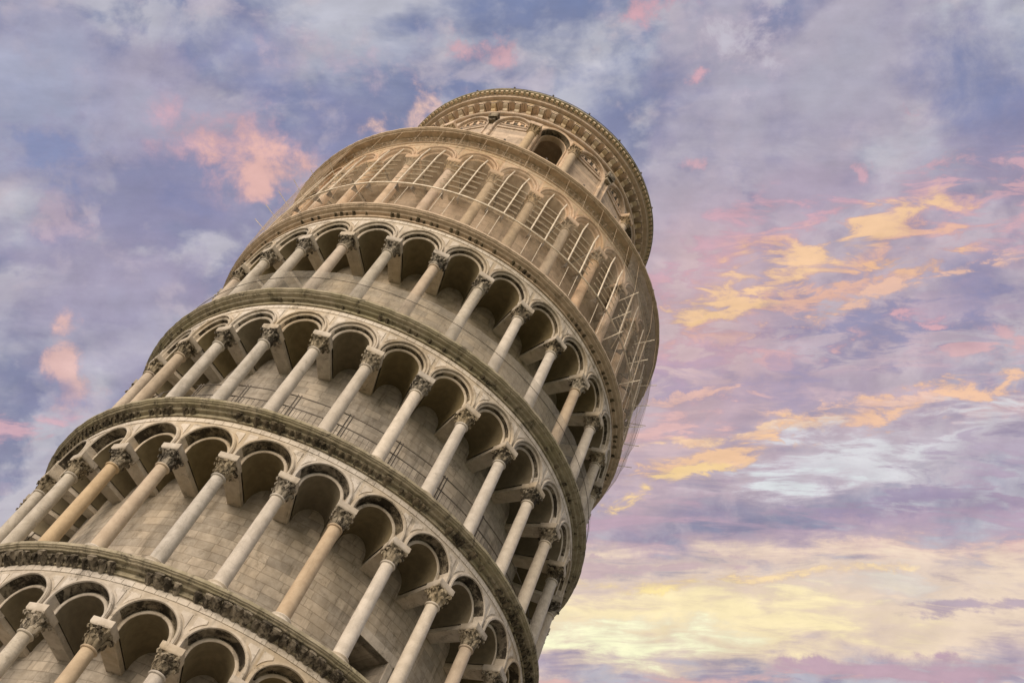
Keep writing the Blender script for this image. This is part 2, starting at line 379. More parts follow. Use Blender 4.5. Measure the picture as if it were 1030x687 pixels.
M['crust_and_soffit'] = stone('black_crust_and_soffit', (0.30, 0.26, 0.19), (0.13, 0.11, 0.075), dirt=(0.03, 0.024, 0.016), dirt_amt=0.92, dirt_lo=0.44, bump=0.6, vary=0.1)  # blackened carving of the second cornice; also darker rows under the hoods
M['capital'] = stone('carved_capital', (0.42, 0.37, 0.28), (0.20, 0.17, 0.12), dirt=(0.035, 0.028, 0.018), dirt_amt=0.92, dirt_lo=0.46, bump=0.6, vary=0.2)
M['capital_top'] = stone('carved_capital_sunlit', (0.52, 0.41, 0.27), (0.34, 0.26, 0.165), dirt=(0.08, 0.06, 0.035), dirt_amt=0.7, dirt_lo=0.50, bump=0.6, vary=0.2)
M['orange'] = stone('orange_stone', (0.56, 0.455, 0.32), (0.47, 0.375, 0.26), dirt_amt=0.3, dirt_lo=0.62, vary=0.06)
M['pinkish'] = stone('pinkish_stone', (0.56, 0.47, 0.36), (0.47, 0.385, 0.29), dirt_amt=0.3, dirt_lo=0.62, vary=0.06)
M['greymarble'] = stone('grey_marble', (0.56, 0.525, 0.46), (0.46, 0.425, 0.36), dirt_amt=0.3, dirt_lo=0.6, veins=0.25, vary=0.08)
M['dark_iron'] = plain('dark_iron', (0.13, 0.115, 0.095), 0.6, 0.3)
M['pale_metal'] = plain('pale_painted_metal', (0.86, 0.77, 0.62), 0.5)
M['cord'] = plain('tan_cord', (0.50, 0.40, 0.28), 0.8)
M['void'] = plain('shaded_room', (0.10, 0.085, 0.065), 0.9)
M['net'] = plain('netting', (0.52, 0.41, 0.28), 0.9, alpha=(0.10, 0.30))
M['netthin'] = plain('thin_netting', (0.46, 0.40, 0.32), 0.9, alpha=(0.20, 0.34))
M['netleft'] = plain('hazy_netting', (0.58, 0.46, 0.32), 0.9, alpha=(0.22, 0.40))
M['nethaze'] = plain('fine_netting', (0.58, 0.47, 0.33), 0.9, alpha=(0.14, 0.28))
M['netlow'] = plain('clear_mesh', (0.42, 0.39, 0.33), 0.9, alpha=(0.22, 0.36))

# ------------------------------------------------------------------ ground
gm = bpy.data.materials.new('lawn'); gm.use_nodes = True; t = NT(gm.node_tree)
tcn = t.new('ShaderNodeTexCoord')
gn = t.noise(tcn.outputs['Object'], 0.7, 8, 0.65)
t.put(t.n['Principled BSDF'].inputs['Base Color'], t.mix(t.mapr(gn, 0.3, 0.7), (0.045, 0.075, 0.02, 1), (0.09, 0.11, 0.04, 1)))
t.n['Principled BSDF'].inputs['Roughness'].default_value = 0.95
g = MB(); g.grid([[(x * 2500, y * 2500, 0) for x in (-1, 1)] for y in (-1, 1)])
go = part('ground', g.mesh('ground', [gm]), None); go['kind'] = 'structure'; go['label'] = 'green lawn around the foot of the tower'
pm = plain('paving_stone', (0.42, 0.38, 0.32), 0.8, scale=3)
g = MB(); n = 96
g.grid([[pol(2 * pi * k / n, r, 0.004 if r > 12 else 0.0041) for k in range(n)] for r in (7.0, 34.0)], close=True)
po = part('paving', g.mesh('paving', [pm]), None); po['kind'] = 'structure'; po['label'] = 'pale stone paving around the tower'

# ------------------------------------------------------------------ tower: shared meshes
STEP = 2 * pi / 30
PH = 3.4659012750
RC = 7.2
HS = 5.1936


def ring_profile(prof, n=240, m=0, mb=None):
    mb = mb or MB()
    rows = [[pol(2 * pi * k / n, r, z) for k in range(n)] for r, z in prof]
    mb.grid(rows, m, close=True)
    return mb


def arch_module(hw, a, zc, zb, prof, zt, rref, nph=20, back=None, backmat=1, inlay=None, dark_rows=()):
    """one bay of an arcade: opening half width a, centre height zc, jambs down to zb; prof = [(rho, r)] from the
    soffit outwards, last r = wall face; the flat wall fills up to half width hw (at rref) and height zt"""
    mb = MB()
    P = lambda uu, z, r: pol(uu / rref, r, z)
    path = []                         # (centre x, centre z, nx, nz)
    path.append((0, zb, -1, 0, 'l')); path.append((0, zc, -1, 0, 'l'))
    for k in range(1, nph): path.append((0, zc, -cos(pi * k / nph), sin(pi * k / nph), 'a'))
    path.append((0, zc, 1, 0, 'r')); path.append((0, zb, 1, 0, 'r'))
    rows = []
    for i, (rho, r) in enumerate(prof):
        rows.append([P(x + rho * nx, z + rho * nz, r) for x, z, nx, nz, _ in path])
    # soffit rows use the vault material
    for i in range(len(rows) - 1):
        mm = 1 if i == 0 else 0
        if i in dark_rows:                # darker material on the rows under the hood, ends excepted
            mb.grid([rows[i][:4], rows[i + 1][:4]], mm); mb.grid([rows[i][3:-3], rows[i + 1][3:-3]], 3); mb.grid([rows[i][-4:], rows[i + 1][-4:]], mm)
        else: mb.grid([rows[i], rows[i + 1]], mm)
    rho, r = prof[-1]
    out = []
    cang = math.atan2(zt - zc, hw)
    for x, z, nx, nz, k in path:
        if k in 'lr' : q = (hw * (-1 if k == 'l' else 1), z)
        else:
            ang = math.atan2(nz, nx); c, s_ = cos(ang), sin(ang)
            tt = min(hw / max(abs(c), 1e-6), (zt - zc) / max(s_, 1e-6)); q = (tt * c, zc + tt * s_)
        out.append(q)
    inn = [(x + rho * nx, z + rho * nz) for x, z, nx, nz, k in path]
    # drop the outer row to the wall face; insert the true corners
    for i in range(len(out) - 1):
        a0, a1, b0, b1 = inn[i], inn[i + 1], out[i], out[i + 1]
        pts = [a0, a1, b1]
        if abs(b0[0] - b1[0]) > 1e-6 and abs(b0[1] - b1[1]) > 1e-6:
            pts.append((hw * (1 if b0[0] > 0 else -1), zt))
        pts.append(b0)
        mb.poly([P(q[0], q[1], r) for q in pts], 0)
    if back is not None:
        pts = [(prof[0][0] * nx, z + prof[0][0] * nz) for x, z, nx, nz, k in path]
        for i in range(len(pts) // 2):
            j = len(pts) - 1 - i
            if j - 1 > i: mb.poly([P(*pts[i], back), P(*pts[i + 1], back), P(*pts[j - 1], back), P(*pts[j], back)], backmat)
    if inlay:                         # pale marble pieces set in the half spandrels
        ri = r + 0.018
        for sgn in (-1, 1):
            for tri in inlay:
                top = [P(sgn * q[0], q[1], ri) for q in tri]; bot = [P(sgn * q[0], q[1], r - 0.004) for q in tri]
                if sgn < 0: top.reverse(); bot.reverse()
                mb.poly(top, 2); mb.grid([bot + [bot[0]], top + [top[0]]], 2)
    return mb


# columns -----------------------------------------------------------
def column_mb(h, rb=0.182, rt=0.155):
    mb = MB(); prof = []
    for k in range(9):
        q = k / 8; prof.append((rb + (rt - rb) * q ** 1.2, 0.30 + (h - 0.30 - 0.07) * q))
    prof += [(rt, h - 0.065), (rt + 0.028, h - 0.055), (rt + 0.038, h - 0.035), (rt + 0.028, h - 0.012), (rt + 0.004, h)]
    mb.lathe(prof, 24); return mb


def base_mb():
    mb = MB(); mb.box(-0.30, 0.30, -0.30, 0.30, 0.0, 0.10)
    mb.lathe([(0.29, 0.10), (0.30, 0.13), (0.29, 0.165), (0.25, 0.18), (0.235, 0.21), (0.25, 0.235), (0.262, 0.255), (0.25, 0.275), (0.20, 0.285), (0.182, 0.30)], 24)
    return mb


def sweep(mb, pts, sections, m=0):
    """pts: (radial, z) centre line in the local XZ plane; sections: (half width, thickness, cup)"""
    rows = []
    for i, ((x, z), (hw, th, cup)) in enumerate(zip(pts, sections)):
        a = pts[max(i - 1, 0)]; b = pts[min(i + 1, len(pts) - 1)]
        tx, tz = b[0] - a[0], b[1] - a[1]; l = math.hypot(tx, tz) or 1; nx, nz = tz / l, -tx / l
        rows.append([(x - nx * cup, -hw, z - nz * cup), (x + nx * th * 0.5, -hw * 0.45, z + nz * th * 0.5), (x + nx * th, 0, z + nz * th),
                     (x + nx * th * 0.5, hw * 0.45, z + nz * th * 0.5), (x - nx * cup, hw, z - nz * cup),
                     (x - nx * (th + cup), hw * 0.5, z - nz * (th + cup)), (x - nx * (th + cup), -hw * 0.5, z - nz * (th + cup))])
    sub = MB(); sub.grid(rows, m, close=True); sub.poly(rows[0][::-1], m); sub.poly(rows[-1], m)
    return sub


def capital_mb(seed):
    rnd = random.Random(seed); mb = MB()
    mb.lathe([(0.165, 0.0), (0.170, 0.10), (0.178, 0.22), (0.20, 0.33), (0.25, 0.40), (0.27, 0.425)], 16)
    for row, (n, z0, z1, r1, hw) in enumerate(((8, 0.0, 0.205, 0.285, 0.072), (8, 0.13, 0.325, 0.315, 0.070))):
        for k in range(n):
            if rnd.random() < 0.10: continue
            s = rnd.uniform(0.85, 1.12)
            pts = [(0.172, z0), (0.20, z0 + (z1 - z0) * 0.35), (0.22, z0 + (z1 - z0) * 0.75), (r1 * s - 0.03, z1), (r1 * s, z1 - 0.02), (r1 * s - 0.01, z1 - 0.065)]
            sec = [(hw * 0.7, 0.018, 0.01), (hw, 0.022, 0.014), (hw * 1.05, 0.026, 0.016), (hw * 0.85, 0.026, 0.01), (hw * 0.6, 0.02, 0.006), (hw * 0.3, 0.012, 0.004)]
            T = Matrix.Rotation(2 * pi * (k + 0.5 * row) / n + rnd.uniform(-0.05, 0.05), 4, 'Z')
            mb.add(sweep(mb, pts, sec), T)
    for k in range(4):                # corner volutes and the flower between them
        pts = [(0.20, 0.25), (0.25, 0.33), (0.31, 0.395), (0.365, 0.405), (0.385, 0.37), (0.36, 0.335), (0.33, 0.35)]
        sec = [(0.03, 0.02, 0.01), (0.034, 0.024, 0.012), (0.036, 0.026, 0.012), (0.036, 0.024, 0.012), (0.034, 0.02, 0.01), (0.03, 0.016, 0.01), (0.024, 0.012, 0.01)]
        mb.add(sweep(mb, pts, sec), Matrix.Rotation(pi / 4 + k * pi / 2, 4, 'Z'))
        T = Matrix.Rotation(k * pi / 2, 4, 'Z')
        mb.box(0.24, 0.285, -0.05, 0.05, 0.35, 0.425, 0, T)
    mb.v = [(x * 0.86, y * 0.86, z) for x, y, z in mb.v]
    return mb


def abacus_mb():
    mb = MB()
    b, t_ = [], []
    for lev, (e, z) in enumerate(((0.225, 0.0), (0.243, 0.02), (0.252, 0.045), (0.252, 0.175))):
        row = []
        for cx, cy in ((1, 1), (-1, 1), (-1, -1), (1, -1)):
            row.append((cx * e, cy * e, z))
        (b if lev == 0 else t_).append(row)
    rows = b + t_
    mb.grid(rows, 0, close=True); mb.poly(rows[0][::-1]); mb.poly(rows[-1])
    return mb


CAPS = [capital_mb(s) for s in (1, 2, 3)]
ABA = abacus_mb(); BAS = base_mb()
cap_me = [c.mesh('capital', [M['capital']], 40) for c in CAPS]; cap_top = [c.mesh('capital_tan', [M['capital_top']], 40) for c in CAPS]
aba_me = ABA.mesh('abacus', [M['arch']], 30); bas_me = BAS.mesh('base', [M['marble']], 40)
aba_top = ABA.mesh('abacus_tan', [M['arch_top']], 30)


def spandrel_inlay(zc, hw, ro):
    """pale marble pieces for half a spandrel beyond the hood of radius ro, and plates of the frieze above"""
    e = ro + 0.045
    arc = [(e * cos(R(q)), zc + e * sin(R(q))) for q in (22, 28, 34, 40, 46, 52, 58)]
    arc = [(min(q[0], hw - 0.03), q[1]) for q in arc]
    top = zc + 0.80
    tri = [(hw - 0.03, top - 0.015)] + [(hw - 0.03, arc[0][1] - 0.03)] + arc
    tri += [(arc[-1][0] + 0.02, top - 0.015)]
    plates = [[(x0, zc + 0.835), (x1, zc + 0.835), (x1, zc + 0.965), (x0, zc + 0.965)] for x0, x1 in ((0.006, 0.245), (0.257, 0.50), (0.512, hw - 0.006))]
    cx = sum(q[0] for q in tri) / len(tri) + 0.02; cz = sum(q[1] for q in tri) / len(tri) + 0.03
    tri = [(min(cx + (q[0] - cx) * 0.74, hw - 0.03), cz + (q[1] - cz) * 0.74) for q in tri]
    return [tri[::-1]] + plates


HW = 0.7540 * 7.34 / 7.2           # half bay on the wall face
ZC, ZB = -1.37, -1.50
prof_deep = [(0.505, 5.80), (0.505, 7.16), (0.515, 7.175), (0.57, 7.175), (0.578, 7.16), (0.590, 7.16), (0.640, 7.14), (0.655, 7.41), (0.670, 7.44), (0.715, 7.44), (0.722, 7.42), (0.735, 7.42), (0.745, 7.39), (0.745, 7.34)]
prof_fine = [(0.50, 5.80), (0.50, 7.20), (0.525, 7.23), (0.56, 7.23), (0.57, 7.20), (0.59, 7.20), (0.60, 7.32), (0.625, 7.35), (0.655, 7.35), (0.662, 7.31), (0.675, 7.31), (0.682, 7.41), (0.72, 7.42), (0.738, 7.39), (0.738, 7.34)]
inl = spandrel_inlay(ZC, HW, 0.745)


def bay_mb(deep):
    mb = arch_module(HW, 0.50, ZC, ZB, prof_deep if deep else prof_fine, -0.36, 7.34, inlay=inl, nph=24, dark_rows=(5, 6) if deep else (5,))
    return mb


def lintel_mb():
    """stone beam from the capital back to the round wall, wedge shaped in plan; local origin on the axis"""
    mb = MB(); w0 = 0.232 / 7.2
    mb.cbox(-w0 * 0.98, w0 * 0.98, 5.80, 6.98, -1.64, ZB + 0.0, 0)
    return mb


BAY = {True: bay_mb(True), False: bay_mb(False)}
LIN = lintel_mb()
bay_me = {}
for deep in (True, False):
    bay_me[(deep, 0)] = BAY[deep].mesh('arch', [M['arch'], M['vault'], M['inlay'], M['crust_and_soffit']], 28, fix=False)
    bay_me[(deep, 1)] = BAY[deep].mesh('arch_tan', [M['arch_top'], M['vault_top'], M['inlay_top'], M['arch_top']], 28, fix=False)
lin_me = LIN.mesh('lintel', [M['arch']], 30)


def place_T(t, r, z): return Matrix.Translation(pol(t, r, z)) @ Matrix.Rotation(t, 4, 'Z')


def front(t):
    dg = math.degrees(t) % 360
    return dg > 184 or dg < 18


def storey(name, zt, hs, deep, tan, tint=None, zlow=None):
    """one arcaded gallery whose cornice top is at height zt (datum based); hs = storey height"""
    z0 = BASE + zt
    h = hs - 2.10
    COL = column_mb(h); me = {}
    aba = aba_top if tan else aba_me
    rest = MB(); restm = [M['marble'], M['capital'], M['arch'], M['marble']]
    resta = MB()
    tint = tint or {}
    for k in range(30):
        t = PH + k * STEP; key = tint.get(k, ('marble', 'marble', 'greymarble')[(k * 7 + int(zt * 3)) % 3])
        if front(t):
            if key not in me: me[key] = COL.mesh('column', [M[key]], 40)
            c = part('column', me[key], root, pol(t, RC, z0 - hs), t, label={'orange': 'orange tinted stone shaft', 'pinkish': 'pinkish stone shaft'}.get(key))
            b = part('base', bas_me, c)
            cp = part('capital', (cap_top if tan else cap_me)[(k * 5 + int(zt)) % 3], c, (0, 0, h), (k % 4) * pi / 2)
            part('abacus', aba, c, (0, 0, h + 0.425))
            l = part('lintel', lin_me, root, (0, 0, z0), t)
        else:
            T = place_T(t, RC, z0 - hs)
            for mb_, mi, dz in ((COL, 0, 0), (BAS, 3, 0), (CAPS[0], 1, h), (ABA, 2, h + 0.425)):
                q = MB(); q.add(mb_, Matrix.Identity(4)); q.m = [mi] * len(q.f)
                rest.add(q, T @ Matrix.Translation((0, 0, dz)))
        tb = t + STEP / 2
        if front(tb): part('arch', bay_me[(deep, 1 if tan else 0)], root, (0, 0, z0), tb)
        else: resta.add(BAY[deep], Matrix.Translation((0, 0, z0)) @ Matrix.Rotation(tb, 4, 'Z'))
        if not front(t): resta.add(LIN, Matrix.Translation((0, 0, z0)) @ Matrix.Rotation(t, 4, 'Z'))
    part('column', rest.mesh('rear_columns', restm, 40), root, kind='stuff')
    part('arch', resta.mesh('rear_arches', [M['arch_top' if tan else 'arch'], M['vault'], M['inlay'], M['crust_and_soffit']], 28, fix=False), root, kind='stuff')


def cornice(zt, rtop, m, mk, carve, seed, kn=1.0, n=300, rin=5.7, depth=0.42, rface=7.34):
    rnd = random.Random(seed); mb = MB(); z0 = BASE + zt
    d_ = depth / 0.42
    prof = [(rface - 0.30, -0.36), (rface + 0.05, -0.36), (rface + 0.055, -0.335), (rface + 0.03, -0.325), (rface + 0.03, -0.235), (rface + 0.13, -0.225),
            (rface + 0.15, -0.20), (rface + 0.16, -0.175), (rtop - 0.10, -0.165), (rtop - 0.085, -0.15), (rtop - 0.085, -0.135), (rtop - 0.035, -0.115), (rtop - 0.03, -0.10), (rtop, -0.085), (rtop, -0.012),
            (rtop - 0.012, 0.0), (rin, 0.0)]
    rows = []
    jit = [rnd.uniform(-0.008, 0.008) for _ in range(n)]
    for r, z in prof:
        rows.append([pol(2 * pi * k / n, r + (jit[k] if r > rface + 0.2 else 0), z0 + z * d_ + (jit[k] * 0.5 if -0.1 > z > -0.3 else 0)) for k in range(n)])
    mb.grid(rows, 0, close=True)
    # slab of gallery floor / ceiling underside seen between the vaults
    mb.grid([[pol(2 * pi * k / n, r, z0 - 0.365) for k in range(n)] for r in (rin, rface - 0.28)], 0, close=True)
    o = part('cornice', mb.mesh('cornice', [M[m]], 35), root)
    # carved leaves under the lip, worn unevenly
    kb = MB(); nk = 210
    for k in range(nk):
        wear = 0.5 + 0.5 * sin(k * 0.33 + seed * 2.1) * sin(k * 0.149 + seed)
        if rnd.random() > carve * (0.30 + 0.9 * wear): continue
        t = 2 * pi * k / nk + rnd.uniform(-0.004, 0.004); s = rnd.uniform(0.7, 1.15) * kn; hw = 0.078 * s
        q0 = -0.225; pts = [(rface + 0.03, q0 - (0.11 + rnd.uniform(0, 0.03)) * kn), (rface + 0.075 * s, q0 - 0.085 * kn), (rface + 0.12 * s, q0 - 0.045 * kn), (rface + 0.18 * s, q0 + 0.0), (rface + 0.20 * s, q0 - 0.035 * kn), (rface + 0.17 * s, q0 - 0.075 * kn)]
        sec = [(hw * 0.5, 0.015, 0.01), (hw * 0.9, 0.02, 0.014), (hw, 0.024, 0.016), (hw * 0.9, 0.024, 0.012), (hw * 0.7, 0.02, 0.01), (hw * 0.4, 0.012, 0.006)]
        kb.add(sweep(kb, pts, sec), Matrix.Translation((0, 0, z0)) @ Matrix.Rotation(t, 4, 'Z'))
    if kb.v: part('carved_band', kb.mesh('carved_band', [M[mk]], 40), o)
    return o


def drum(zlo, zhi, r, m, doors=(), dark=True):
    """inner round wall, with door openings (angle0, angle1, z0, z1)"""
    mb = MB(); n = 180
    angs = sorted(set([2 * pi * k / n for k in range(n)] + [R(a) for dd_ in doors for a in dd_[:2]])); angs.append(angs[0] + 2 * pi)
    zs = sorted(set([zlo, zhi] + [z for dd_ in doors for z in dd_[2:4]]))
    for a0, a1 in zip(angs[:-1], angs[1:]):
        for z0, z1 in zip(zs[:-1], zs[1:]):
            am, zm = math.degrees((a0 + a1) / 2), (z0 + z1) / 2
            if any(q[0] < am < q[1] and q[2] < zm < q[3] for q in doors): continue
            mb.quad(pol(a0, r, BASE + z0), pol(a1, r, BASE + z0), pol(a1, r, BASE + z1), pol(a0, r, BASE + z1))
    o = part('gallery_wall', mb.mesh('gallery_wall', [M[m]], 30), root)
    for a0, a1, z0, z1 in doors:
        q = MB(); b0, b1 = R(a0), R(a1); e = 1.1
        q.quad(pol(b0, r, BASE + z0), pol(b0, r - e, BASE + z0), pol(b0, r - e, BASE + z1), pol(b0, r, BASE + z1))
        q.quad(pol(b1, r, BASE + z0), pol(b1, r - e, BASE + z0), pol(b1, r - e, BASE + z1), pol(b1, r, BASE + z1))
        q.quad(pol(b0, r, BASE + z1), pol(b0, r - e, BASE + z1), pol(b1, r - e, BASE + z1), pol(b1, r, BASE + z1))
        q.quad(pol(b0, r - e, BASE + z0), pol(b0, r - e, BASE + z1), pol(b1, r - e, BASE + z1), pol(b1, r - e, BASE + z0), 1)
        dr = part('doorway', q.mesh('doorway', [M['wall'], M['void']], 30), root)
        f = MB(); wd = 0.17 / r
        f.cbox(b0 - wd, b0, r - 0.2, r + 0.04, BASE + z0, BASE + z1); f.cbox(b1, b1 + wd, r - 0.2, r + 0.04, BASE + z0, BASE + z1)
        f.cbox(b0 - wd * 1.6, b1 + wd * 1.6, r - 0.2, r + 0.06, BASE + z1, BASE + z1 + 0.26)
        part('door_frame', f.mesh('door_frame', [M['arch']], 30), dr)
    return o


# ------------------------------------------------------------------ tower: storeys
Z5, Z4, Z3, Z2, Z1 = 0.0, -HS, -2 * HS, -3 * HS, -4 * HS
Z6 = 5.50
# index k: column azimuth = PH + 12 degrees * k, the same on every storey
storey('second_gallery', Z2, HS, True, False, {3: 'greymarble', 4: 'orange', 5: 'marble', 6: 'marble'})
storey('third_gallery', Z3, HS, True, False, {0: 'greymarble', 1: 'greymarble', 2: 'orange', 3: 'pinkish', 4: 'greymarble', 5: 'marble', 6: 'pinkish', 7: 'marble', 8: 'marble', 9: 'pinkish'})
storey('fourth_gallery', Z4, HS, False, False, {0: 'pinkish', 1: 'orange', 2: 'greymarble', 3: 'greymarble', 4: 'marble', 5: 'marble', 6: 'marble', 8: 'marble', 9: 'marble'})
storey('fifth_gallery', Z5, HS, False, False, {0: 'pinkish', 1: 'greymarble', 2: 'greymarble', 3: 'pinkish', 4: 'greymarble', 5: 'pinkish', 6: 'greymarble', 7: 'marble', 8: 'marble', 9: 'pinkish', 10: 'marble'})
storey('sixth_gallery', Z6, 5.50, False, True, {k: ('orange' if k in (5, 6, 7) else 'arch_top') for k in range(30)})  # tan and orange shafts carry the warm top light in their colour

cornice(Z1, 7.72, 'cornice', 'knob', 0.9, 1)
cornice(Z2, 7.70, 'cornice', 'crust_and_soffit', 1.25, 2, 1.45)
cornice(Z3, 7.70, 'cornice', 'knob', 1.1, 3, 1.1)
cornice(Z4, 7.70, 'cornice', 'knob', 0.35, 4, 0.7)
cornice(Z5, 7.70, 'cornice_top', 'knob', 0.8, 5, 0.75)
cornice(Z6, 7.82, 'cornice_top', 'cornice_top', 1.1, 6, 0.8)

drum(Z1, Z2, 5.85, 'wall')
drum(Z2, Z3, 5.85, 'wall', [(288.2, 298.6, Z2, -13.5)])
drum(Z3, Z4, 5.85, 'wall')
drum(Z4, Z5, 5.85, 'wall')
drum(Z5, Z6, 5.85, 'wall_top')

# ground storey with fifteen blind arches (below the picture)
gmod = arch_module(pi * 7.6 / 15, 1.05, 7.0 - BASE, -BASE, [(1.05, 7.35), (1.05, 7.48), (1.15, 7.50), (1.2, 7.62), (1.38, 7.66), (1.4, 7.6)], Z1 - 0.42, 7.6, back=7.35, backmat=0)
gme = gmod.mesh('blind_arch', [M['arch'], M['arch'], M['inlay']], 28, fix=False)
for k in range(15): part('blind_arch', gme, root, (0, 0, BASE), PH + 2 * pi * k / 15)
hc = column_mb(7.0, 0.34, 0.30).mesh('engaged_column', [M['marble']], 40)
for k in range(15): part('engaged_column', hc, root, pol(PH + 2 * pi * (k + 0.5) / 15, 7.62, 0), 0)
g = ring_profile([(8.3, 0.0), (8.3, 0.25), (8.0, 0.25), (8.0, 0.5), (7.6, 0.5)], 120)
part('plinth', g.mesh('plinth', [M['wall']], 30), root)

# iron railing of the fourth gallery
def railing(zf, r, t0, t1):
    o = None; mb = MB(); z0 = BASE + zf
    ts = [R(t0) + (R(t1) - R(t0)) * k / 140 for k in range(141)]
    for z in (1.45, 1.0, 0.15): mb.tube([pol(t, r, z0 + z) for t in ts], 0.016, 5)
    nb = int((t1 - t0) / 1.2)
    for k in range(nb): t = R(t0 + 1.2 * k + 0.4); mb.tube([pol(t, r, z0 + 0.10), pol(t, r, z0 + 1.0)], 0.008, 4)
    o = part('railing', mb.mesh('railing', [M['dark_iron']], 40), root)
    q = MB(); q.tube([(0, 0, 0), (0, 0, 1.50)], 0.018, 6); q.tube([(0, 0.09, 0), (0, 0.09, 1.50)], 0.018, 6)
    pme = q.mesh('post', [M['dark_iron']], 40)
    t = t0 + 2.5
    while t < t1: part('post', pme, o, pol(R(t), r, z0), R(t)); t += 12
railing(Z3, 7.0, 186.5, 366)

# ------------------------------------------------------------------ belfry
RB = 5.2; HB = R(20); SP0 = R(255.5)       # columns every 20 degrees
zbf = Z6
hwb = RB * R(10)
bp_open = [(0.57, 4.80), (0.57, 5.02), (0.575, 5.05), (0.62, 5.05), (0.625, 5.02), (0.65, 5.02), (0.66, 5.30), (0.70, 5.33), (0.76, 5.33), (0.77, 5.25)]
bp_blind = [(0.66, 5.12), (0.66, 5.18), (0.70, 5.19), (0.72, 5.18), (0.73, 5.30), (0.77, 5.32), (0.80, 5.32), (0.81, 5.25)]
ZT = 12.28
RW = 5.25
mo = arch_module(RW * R(10), 0.57, 11.46, zbf, bp_open, ZT, RW, nph=24, dark_rows=(5,))
om = mo.mesh('open_arch', [M['belfry'], M['vault_top'], M['arch_top'], M['crust_and_soffit']], 28, fix=False)
mbl = arch_module(RW * R(10), 0.66, 11.42, zbf, bp_blind, ZT, RW, nph=24, back=5.12, backmat=0)
f_ = 0.655 / RW                              # stepped slabs that fill the arch below the little openings
mbl.cbox(-f_, f_, 5.0, 5.17, zbf, 11.35); mbl.cbox(-f_, f_, 5.0, 5.22, 11.35, 11.48); mbl.cbox(-f_ * 0.93, f_ * 0.93, 5.0, 5.16, 11.48, 11.60, 2); mbl.cbox(-f_ * 0.84, f_ * 0.84, 5.0, 5.19, 11.60, 11.68)
bm_ = mbl.mesh('blind_arch', [M['belfry'], M['belfry'], M['arch_top']], 28, fix=False)
sl_me = []
for uu, z0, z1 in ((-0.31, 11.73, 11.93), (0.0, 11.76, 12.01), (0.31, 11.73, 11.93)):
    q = MB(); t0, t1 = (uu - 0.085) / RB, (uu + 0.085) / RB; e = 0.006
    q.quad(pol(t0, 5.12 + e, z0), pol(t1, 5.12 + e, z0), pol(t1, 5.12 + e, z1), pol(t0, 5.12 + e, z1), 1)
    q.cbox(t0 - 0.014, t0, 5.0, 5.17, z0, z1); q.cbox(t1, t1 + 0.014, 5.0, 5.17, z0, z1)
    sl_me.append(q.mesh('small_window', [M['arch_top'], M['void']], 30))
ecol = column_mb(11.02 - zbf, 0.19, 0.165)
ec_me = ecol.mesh('engaged_column', [M['orange']], 40)
g = MB(); g.cbox(-0.036, 0.036, 5.0, 5.50, 11.70, 12.02); g.cbox(-0.026, 0.026, 5.0, 5.42, 11.52, 11.70)
imp = g.mesh('impost_block', [M['capital']], 30)
for k in range(18):
    tcn_ = SP0 + k * HB; tb = tcn_ + HB / 2
    if k % 3 == 0: part('open_arch', om, root, (0, 0, BASE), tb)
    else:
        ba = part('blind_arch', bm_, root, (0, 0, BASE), tb)
        for s_ in sl_me: part('small_window', s_, ba)
    if k % 3 < 2:
        c = part('engaged_column', ec_me, root, pol(tcn_, 5.33, BASE + zbf), tcn_)
        part('capital', cap_top[k % 3], c, (0, 0, 11.02 - zbf), 0)
        part('abacus', aba_top, c, (0, 0, 11.02 - zbf + 0.425))
    else:
        part('impost_block', imp, root, (0, 0, BASE), tcn_)
# belfry cavity: floor, inner ring and roof
g = MB()
g.poly([pol(2 * pi * k / 60, 6.2, BASE + zbf + 0.004) for k in range(60)])
part('belfry_floor', g.mesh('belfry_floor', [M['wall_top']], 30), root)
g = MB()
g.poly([pol(2 * pi * k / 60, 5.1, BASE + 12.25) for k in range(60)])
part('belfry_ceiling', g.mesh('belfry_ceiling', [M['vault_top']], 30), root)
# string course and crowning cornice
g = ring_profile([(5.10, BASE + 12.28), (5.36, BASE + 12.28), (5.40, BASE + 12.31), (5.40, BASE + 12.37), (5.34, BASE + 12.40), (5.32, BASE + 12.43),
                  (5.25, BASE + 12.45), (5.25, BASE + 12.98), (5.78, BASE + 12.985), (5.80, BASE + 13.0), (5.80, BASE + 13.10), (5.86, BASE + 13.12)], 240)
bc = part('crowning_cornice', g.mesh('crowning_cornice', [M['arch_top']], 35), root)
g = ring_profile([(5.80, BASE + 13.10), (5.90, BASE + 13.14), (5.90, BASE + 13.20), (5.98, BASE + 13.24), (6.0, BASE + 13.26), (6.0, BASE + 13.34), (5.98, BASE + 13.36), (0.4, BASE + 13.5)], 240)
part('rim', g.mesh('rim', [M['cornice']], 35), bc)
g = MB(); nd = 170
for k in range(nd):
    t = 2 * pi * k / nd; g.cbox(t, t + 0.5 * 2 * pi / nd, 5.84, 5.975, BASE + 13.12, BASE + 13.215)
part('dentil_band', g.mesh('dentil_band', [M['inlay_top']], 30), bc)
